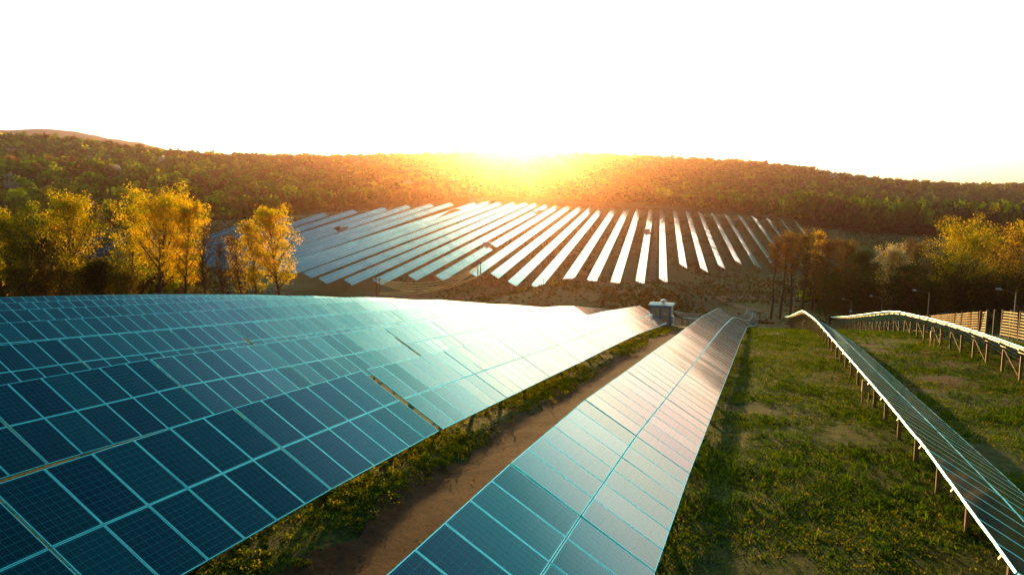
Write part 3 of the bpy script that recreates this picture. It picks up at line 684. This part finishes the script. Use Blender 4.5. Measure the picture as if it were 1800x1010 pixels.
tree(424, 414, 138, 42, BROWN + GOLD[:1], "thin half leafed brown tree left of the two gold columns", leaves=1500)
tree(449, 388, 133, 46, GOLD + OLIVE[:2], "narrow sparse gold tree left of the full golden column", leaves=2600)
tree(484, 371, 131, 74, GOLD, "full golden column tree standing left of the silvery panels", leaves=5000)
tree(60, 425, 124, 60, DARKG + BROWN, "dark brown green tree between the two leftmost gold ones", leaves=3500)
tree(178, 466, 120, 44, DARKG + OLIVE[:1], "low dark tree in the gap between the second and the broad gold tree", leaves=3500, base=0.1)
for i, px in enumerate((30, 75, 140, 180, 222)):
    tree(px, 474 + (i * 37) % 22, 118 + (i * 5) % 9, 62, DARKG + BROWN if i % 2 else BROWN + OLIVE, "low dark bush at the foot of the left trees, %s from the left edge" % ORD[i + 1], "bush", leaves=1800, base=0.05, ntr=2)
# right hand group
for i, (px, pt, Y, w, pal, lb, kw) in enumerate([
    (1362, 418, 176, 26, BROWN, "leftmost thin bare trunked tree right of the far rows", dict(leaves=900, base=.6)),
    (1378, 412, 178, 34, BROWN, "second thin tree right of the far rows, brown tuft on a bare trunk", dict(leaves=1300, base=.55)),
    (1398, 410, 184, 42, BROWN + OLIVE[1:2], "third thin tree right of the far rows, with the tallest tuft", dict(leaves=1900, base=.5)),
    (1418, 408, 180, 40, BROWN + OLIVE[:1], "fourth thin tree right of the far rows", dict(leaves=1900, base=.45)),
    (1436, 404, 192, 26, GOLD[2:] + BROWN[:2], "small gold tipped tree above the brown thicket", dict(leaves=1500, base=.5)),
    (1456, 425, 178, 52, BROWN, "dense dark brown tree at the left of the right hand wood", dict(leaves=3800, base=.2)),
    (1488, 432, 186, 56, BROWN + DARKG[:1], "brown tree beside the dense dark brown one", dict(leaves=3800, base=.2)),
    (1520, 448, 176, 60, DARKG, "dark green round tree in the right hand wood", dict(leaves=4500, base=.08)),
    (1566, 441, 182, 60, PALE + GOLD[:1], "pale gold blossoming tree between dark green and brown ones", dict(leaves=4500, base=.15)),
    (1612, 434, 190, 66, BROWN + PALE[3:], "reddish brown tree right of the pale blossoming one", dict(leaves=4500, base=.15)),
    (1596, 470, 172, 56, DARKG, "low dark tree in front of the reddish brown one", dict(leaves=3500, base=.05)),
    (1648, 455, 180, 60, DARKG + BROWN[:1], "dark green brown tree left of the great gold crown", dict(leaves=3500, base=.1)),
    (1700, 419, 172, 112, OLIVE + GOLD[:2], "great round gold green tree at the right", dict(leaves=11000, base=.1, ntr=2)),
    (1752, 440, 184, 60, BROWN, "brown tree right of the great gold green crown", dict(leaves=3800, base=.1)),
    (1790, 420, 170, 84, BROWN + GOLD[:2], "gold brown tree cut by the right picture edge", dict(leaves=6500, base=.1)),
    (1850, 425, 172, 84, OLIVE, "olive tree standing just outside the right edge", dict(leaves=3500, base=.1))]):
    tree(px, pt, Y, w, pal, lb, **kw)
for i, px in enumerate((1462, 1484, 1505, 1540, 1570, 1600, 1635, 1670, 1700, 1735, 1770, 1800)):
    tree(px, 488 + (i * 29) % 18, 160 + (i * 7) % 10, 54, (DARKG + BROWN) if i % 2 else DARKG, "low dark bush at the foot of the right hand wood, %s from its left end" % ORD[i + 1], "bush", leaves=1700, base=0.05, ntr=2)
tree(980, 519, 208, 34, DARKG + OLIVE[:1], "small green bush beside the valley road below the white rows", "bush", leaves=1200, base=0.05, ntr=2)
tree(915, 522, 205, 22, OLIVE, "tiny olive bush beside the valley road", "bush", leaves=700, base=0.05, ntr=2)

# ------------------------------------------------------------------ woods on the hills (nobody could count these)
PROTO = []
for k in range(7):
    r = np.random.default_rng(50 + k); n = 60; d = r.normal(size=(n, 3)); d /= np.linalg.norm(d, axis=1)[:, None]; d[:, 2] = np.abs(d[:, 2]) * 1.1 - 0.25
    lob = 1 + 0.22 * np.sin(d[:, 0] * 5 + k) * np.cos(d[:, 1] * 4 + 2 * k); rad = r.uniform(0.55, 1.0, n) * lob
    c = d * rad[:, None] * np.array([0.5, 0.5, 0.52]); c[:, 2] += 0.52
    V, Q = quads_from(c, d + r.normal(0, 0.28, (n, 3)), 0.12, r); PROTO.append(V.reshape(n, 4, 3))
PAL_W = np.array([(0.045, 0.085, 0.002), (0.10, 0.125, 0.002), (0.14, 0.065, 0.018), (0.09, 0.045, 0.014), (0.30, 0.25, 0.003), (0.05, 0.11, 0.002), (0.13, 0.085, 0.02), (0.42, 0.33, 0.24), (0.42, 0.29, 0.004)])
def woods(name, XY, hts, wid, probs, seed):
    r = np.random.default_rng(seed); n = len(XY); z = ground(XY); V = np.empty((n, 60, 4, 3), np.float32); kk = r.integers(0, 7, n); an = r.uniform(0, 6.28, n)
    P = np.array(PROTO)[kk]; c, s = np.cos(an)[:, None, None], np.sin(an)[:, None, None]
    X = P[..., 0] * c - P[..., 1] * s; Y = P[..., 0] * s + P[..., 1] * c
    V[..., 0] = X * wid[:, None, None] + XY[:, 0][:, None, None]; V[..., 1] = Y * wid[:, None, None] + XY[:, 1][:, None, None]; V[..., 2] = P[..., 2] * hts[:, None, None] + z[:, None, None] - 0.3
    # kinds of tree come in patches
    pn = 0.5 + 0.5 * nz(XY[:, 0], XY[:, 1], 0.02, seed); ci = np.empty(n, int)
    pr = np.array(probs, float); cum = np.cumsum(pr / pr.sum()); q = np.clip(0.55 * pn + 0.6 * r.uniform(0, 1, n) - 0.05, 0, 0.999); ci = np.searchsorted(cum, q); ci = np.minimum(ci, len(PAL_W) - 1)
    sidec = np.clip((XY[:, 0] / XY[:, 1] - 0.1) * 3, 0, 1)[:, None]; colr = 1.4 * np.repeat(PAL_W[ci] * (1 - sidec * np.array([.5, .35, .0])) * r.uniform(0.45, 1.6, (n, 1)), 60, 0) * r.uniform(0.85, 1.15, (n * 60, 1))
    o = link(name, np_mesh(name, V.reshape(-1, 3), np.arange(n * 240).reshape(-1, 4), M_WOODS, np.c_[colr, np.ones(n * 60)])); tag(o, kind="stuff"); return o
def edge_y(px):                                # forward distance at which the woods begin, by bearing
    return np.interp(px, [-900, 0, 150, 300, 430, 520, 620, 720, 840, 900, 1160, 1300, 1420, 1480, 2600], [250, 290, 320, 360, 410, 440, 470, 500, 540, 545, 545, 535, 530, 470, 455])
def scatter(n, pxa, pxb, Ya, Yb, seed):
    r = np.random.default_rng(seed); px = r.uniform(pxa, pxb, n); Y = np.sqrt(r.uniform(Ya ** 2, Yb ** 2, n)); k = Y > edge_y(px)
    return np.c_[(px[k] - 900) / FPX * Y[k] * 1.0, Y[k]]
XY = scatter(15500, -450, 2300, 240, 1330, 11); r0 = np.random.default_rng(5)
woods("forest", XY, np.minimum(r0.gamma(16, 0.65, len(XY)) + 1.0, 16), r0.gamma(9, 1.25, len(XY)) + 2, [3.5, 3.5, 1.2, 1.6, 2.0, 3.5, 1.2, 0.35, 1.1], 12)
# thicker front rank of the wood, and the tall wood on the right
r = np.random.default_rng(21); px = r.uniform(-450, 1460, 900); Y = edge_y(px) + r.uniform(0, 22, 900); XY = np.c_[(px - 900) / FPX * Y, Y]
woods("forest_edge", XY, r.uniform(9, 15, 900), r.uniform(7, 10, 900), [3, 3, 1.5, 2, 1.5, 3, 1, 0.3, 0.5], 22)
px = r.uniform(1390, 2300, 1500); Y = r.uniform(470, 600, 1500); XY = np.c_[(px - 900) / FPX * Y, Y]
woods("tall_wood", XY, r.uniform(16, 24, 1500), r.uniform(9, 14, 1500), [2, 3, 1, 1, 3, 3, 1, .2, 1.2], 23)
# low scrub between the right meadow and the field, and by the left trees
px = r.uniform(1420, 2000, 700); Y = r.uniform(200, 250, 700); XY = np.c_[(px - 900) / FPX * Y, Y]
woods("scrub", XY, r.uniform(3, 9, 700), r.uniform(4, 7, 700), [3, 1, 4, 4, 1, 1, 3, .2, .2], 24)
px = r.uniform(1880, 3600, 900); Y = r.uniform(110, 260, 900); XY = np.c_[(px - 900) / FPX * Y, Y]
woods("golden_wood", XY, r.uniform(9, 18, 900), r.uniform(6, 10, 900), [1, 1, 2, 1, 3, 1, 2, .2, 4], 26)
px = r.uniform(-300, 350, 500); Y = r.uniform(150, 250, 500); XY = np.c_[(px - 900) / FPX * Y, Y]
woods("scrub", XY, r.uniform(4, 10, 500), r.uniform(4, 8, 500), [4, 1, 3, 4, 1, 3, 3, .2, .2], 25)
def hill_tree(px, py, wpx, c, label):
    Y = 0; x, y, z = hitg(px, py + wpx * 0.4, 300, 1300); w = wpx / FPX * y; r = np.random.default_rng(int(px)); n = 900
    d = r.normal(size=(n, 3)); d /= np.linalg.norm(d, axis=1)[:, None]; cc = d * r.uniform(0.35, 1, n)[:, None] ** 0.6 * np.array([w / 2, w / 2, w / 2]) * (1 + .2 * np.sin(d[:, :1] * 6)); cc[:, 2] += w * 0.75
    V, Q = quads_from(cc, d + r.normal(0, .5, (n, 3)), w * 0.045, r); colr = np.array(c) * r.uniform(0.7, 1.3, (n, 1))
    root = empty("tree", (x, y, z), 0, label, "tree", "trees that stand out of the hillside woods")
    link("crown", np_mesh("crown", V, Q, M_WOODS, np.c_[colr, np.ones(n)]), root)
    b = MB(); b.tube([(0, 0, -0.5), (0, 0, w * 0.7)], [w * .03, w * .012], 6); b.build("trunk", M_BARK, root)
for a in [(204, 306, 20, (.5, .45, .36), "pale blossoming tree on the left hillside, largest of the white ones"), (20, 275, 16, (.42, .34, .3), "pale pinkish tree high on the left hillside near the picture edge"), (124, 327, 16, (.4, .34, .26), "grey white tree low on the left hillside"),
          (190, 285, 14, (.42, .34, .28), "small pale tree just above the largest white one"), (270, 336, 13, (.45, .3, .02), "small bright gold tree on the hillside above the broad gold tree"), (213, 333, 12, (.35, .28, .02), "small yellow tree left of the little bright gold one"),
          (160, 362, 20, (.38, .32, .22), "pale grey tree right above the tall gold green tree"), (148, 347, 22, (.4, .26, .02), "golden tree standing behind the tall gold green tree"), (8, 353, 20, (.42, .26, .02), "golden tree at the left edge, mid hillside"),
          (530, 311, 22, (.5, .3, .15), "large apricot tree on the hillside above the silvery panels"), (585, 322, 20, (.4, .25, .03), "orange tree right of the large apricot one"), (483, 313, 18, (.34, .27, .02), "yellow green tree left of the large apricot one"),
          (160, 282, 12, (.5, .32, .2), "small apricot tree high on the left hillside"), (1105, 345, 16, (.5, .4, .3), "pale tree behind the upper end of the dirt track"), (1180, 350, 18, (.42, .33, .2), "pale yellow tree right of the pale one behind the dirt track"),
          (1085, 350, 12, (.45, .38, .3), "small pale tree left of the dirt track's upper end"), (1428, 348, 16, (.4, .3, .03), "gold tree at the left tip of the tall right hand wood"), (1575, 356, 13, (.3, .32, .3), "grey white tree in front of the tall right hand wood"), (1606, 341, 26, (.2, .19, .02), "round yellow green crown on top of the tall right hand wood"), (1768, 378, 16, (.3, .3, .28), "pale shrub at the foot of the tall wood near the right edge")]:
    hill_tree(*a)
# distant hill
X = np.linspace(-2600, 300, 70); T_ = np.linspace(0, 1, 14); V = []
for t in T_:
    for x_ in X:
        top = np.interp(x_, [-2600, -2100, -1900, -1700, -1500, -1200, 300], [205, 250, 258, 238, 198, 130, 0]) + 4 * math.sin(x_ * .02) + 2 * math.sin(x_ * .07)
        V.append((x_, 2300 + 700 * t, -30 + (top + 30) * math.sin(t * math.pi / 2)))
V = np.array(V); i = np.arange(14 * 70).reshape(14, 70); Q = np.stack([i[:-1, :-1], i[:-1, 1:], i[1:, 1:], i[1:, :-1]], -1).reshape(-1, 4)
tag(link("distant_hill", np_mesh("distant_hill", V, Q, noisy("hill_wood", (0.01, 0.12, 0.07), (0.03, 0.17, 0.10), 0.03, 0.95, 0, 0, 8, 0.1), smooth=True)), kind="structure")

# ------------------------------------------------------------------ grass and weeds
def tufts(name, S, U, per, hgt, spread, pal, seed, wide=0.02, lean=0.5):
    r = np.random.default_rng(seed); n = len(S); XY = S[:, None] * AL + U[:, None] * RN; z = ground(XY) + 0.05 * nz(XY[:, 0], XY[:, 1], 1.3, 3) + 0.03 * nz(XY[:, 0], XY[:, 1], 3.1, 4) - 0.02
    b = np.repeat(np.c_[XY, z], per, 0) + np.c_[r.normal(0, spread, (n * per, 2)), np.zeros(n * per)]; m = len(b)
    hh = np.repeat(hgt * r.uniform(0.45, 1.4, n), per) * r.uniform(0.6, 1.2, m); a = r.uniform(0, 6.28, m); side = np.c_[np.cos(a), np.sin(a), np.zeros(m)] * (wide * r.uniform(.6, 1.4, m))[:, None]
    ln = r.normal(0, lean, (m, 2)) * hh[:, None]; top = b + np.c_[ln, hh]; mid = b + np.c_[ln * 0.3, hh * 0.6]
    V = np.stack([b - side * 0.6, mid - side, top, mid + side], 1).reshape(-1, 3)
    pal = np.array(pal); colr = np.repeat(pal[r.integers(0, len(pal), n)], per, 0) * r.uniform(.7, 1.3, (m, 1))
    return tag(link(name, np_mesh(name, V, np.arange(4 * m).reshape(m, 4), M_GRASSBL, np.c_[colr, np.ones(m)])), kind="stuff")
r = np.random.default_rng(31)
def patchy(n, s0, s1, u0, u1, thr, seed):
    r = np.random.default_rng(seed); S = s0 + (s1 - s0) * r.uniform(0, 1, n) ** 1.5; U = r.uniform(u0, u1, n)
    k = (nz(S, U, 0.9, seed) + 0.8 * nz(S, U, 0.35, seed + 1) + r.normal(0, .25, n)) > thr; return S[k], U[k]
GR = [(0.028, 0.066, 0.001), (0.060, 0.112, 0.001), (0.014, 0.036, 0.001), (0.16, 0.15, 0.002), (0.085, 0.12, 0.001)]
S, U = patchy(170000, 5, 100, -2.8, 19, -0.18, 41); tufts("grass", S, U, 4, 0.085, 0.08, GR, 42, 0.013)
S, U = patchy(34000, 5, 100, -2.8, 19, 0.12, 47); tufts("grass", S, U, 6, 0.19, 0.07, GR[:3], 48, 0.014)
S, U = patchy(8000, 3, 78, -10.6, -8.8, -0.1, 43); tufts("weeds", S, U, 6, 0.09, 0.10, GR, 44, 0.015, 0.8)
def plants(name, XY, size, per, leaf, pal, seed):
    r = np.random.default_rng(seed); n = len(XY); z = ground(XY); sz = size * r.gamma(4, 0.25, n)
    d = r.normal(size=(n, per, 3)); d /= np.linalg.norm(d, axis=2)[..., None]; c = d * r.uniform(.3, 1, (n, per, 1)) * sz[:, None, None] * np.array([1, 1, .8]); c[..., 2] = np.abs(c[..., 2])
    c += np.c_[XY, z][:, None, :]; V, Q = quads_from(c.reshape(-1, 3), r.normal(size=(n * per, 3)), leaf, r)
    pal = np.array(pal); colr = np.repeat(pal[r.integers(0, len(pal), n)], per, 0) * r.uniform(.6, 1.4, (n * per, 1))
    return tag(link(name, np_mesh(name, V, Q, M_GRASSBL, np.c_[colr, np.ones(n * per)])), kind="stuff")
WD = [(0.10, 0.12, 0.006), (0.17, 0.17, 0.008), (0.05, 0.08, 0.004), (0.24, 0.20, 0.01), (0.03, 0.05, 0.003)]
S, U = patchy(3800, 3, 78, -10.4, -8.5, -0.1, 51); plants("weeds", S[:, None] * AL + U[:, None] * RN, 0.17, 26, 0.028, WD, 52)
S, U = patchy(900, 3, 78, -5.6, -4.5, 0.2, 53); plants("weeds", S[:, None] * AL + U[:, None] * RN, 0.10, 18, 0.025, WD, 54)
r = np.random.default_rng(71); n = 9000; S = 3 + 72 * r.uniform(0, 1, n) ** 1.4; U = r.uniform(-8.8, -5.3, n)
plants("loose_stones", S[:, None] * AL + U[:, None] * RN, 0.06, 5, 0.022, [(0.05, 0.04, 0.03), (0.16, 0.11, 0.06), (0.02, 0.015, 0.01), (0.10, 0.06, 0.02)], 72)
r = np.random.default_rng(61); n = 60000; px = r.uniform(350, 1800, n); Y = r.uniform(160, 540, n); XY = np.c_[(px - 900) / FPX * Y, Y]; k = (nz(XY[:, 0], XY[:, 1], 0.05, 5) + .6 * nz(XY[:, 0], XY[:, 1], 0.16, 6) + r.normal(0, .25, n)) > 0.0
plants("rough_grass", XY[k], 0.45, 5, 0.3, [(0.02, 0.035, 0.003), (0.04, 0.055, 0.004), (0.07, 0.055, 0.012), (0.02, 0.025, 0.005)], 62)

# ------------------------------------------------------------------ evening haze
b = MB(); b.box(-2700, 2900, -160, 3100, -60, 420)
hm = bpy.data.materials.new("haze_air"); hm.use_nodes = True; N = hm.node_tree.nodes; N.clear(); o_ = N.new("ShaderNodeOutputMaterial"); pv = N.new("ShaderNodeVolumePrincipled")
pv.inputs["Color"].default_value = (*HAZE_COLOR, 1); pv.inputs["Density"].default_value = HAZE_DENSITY; pv.inputs["Anisotropy"].default_value = HAZE_G
hm.node_tree.links.new(pv.outputs[0], o_.inputs["Volume"])
tag(b.build("haze", hm), kind="stuff")
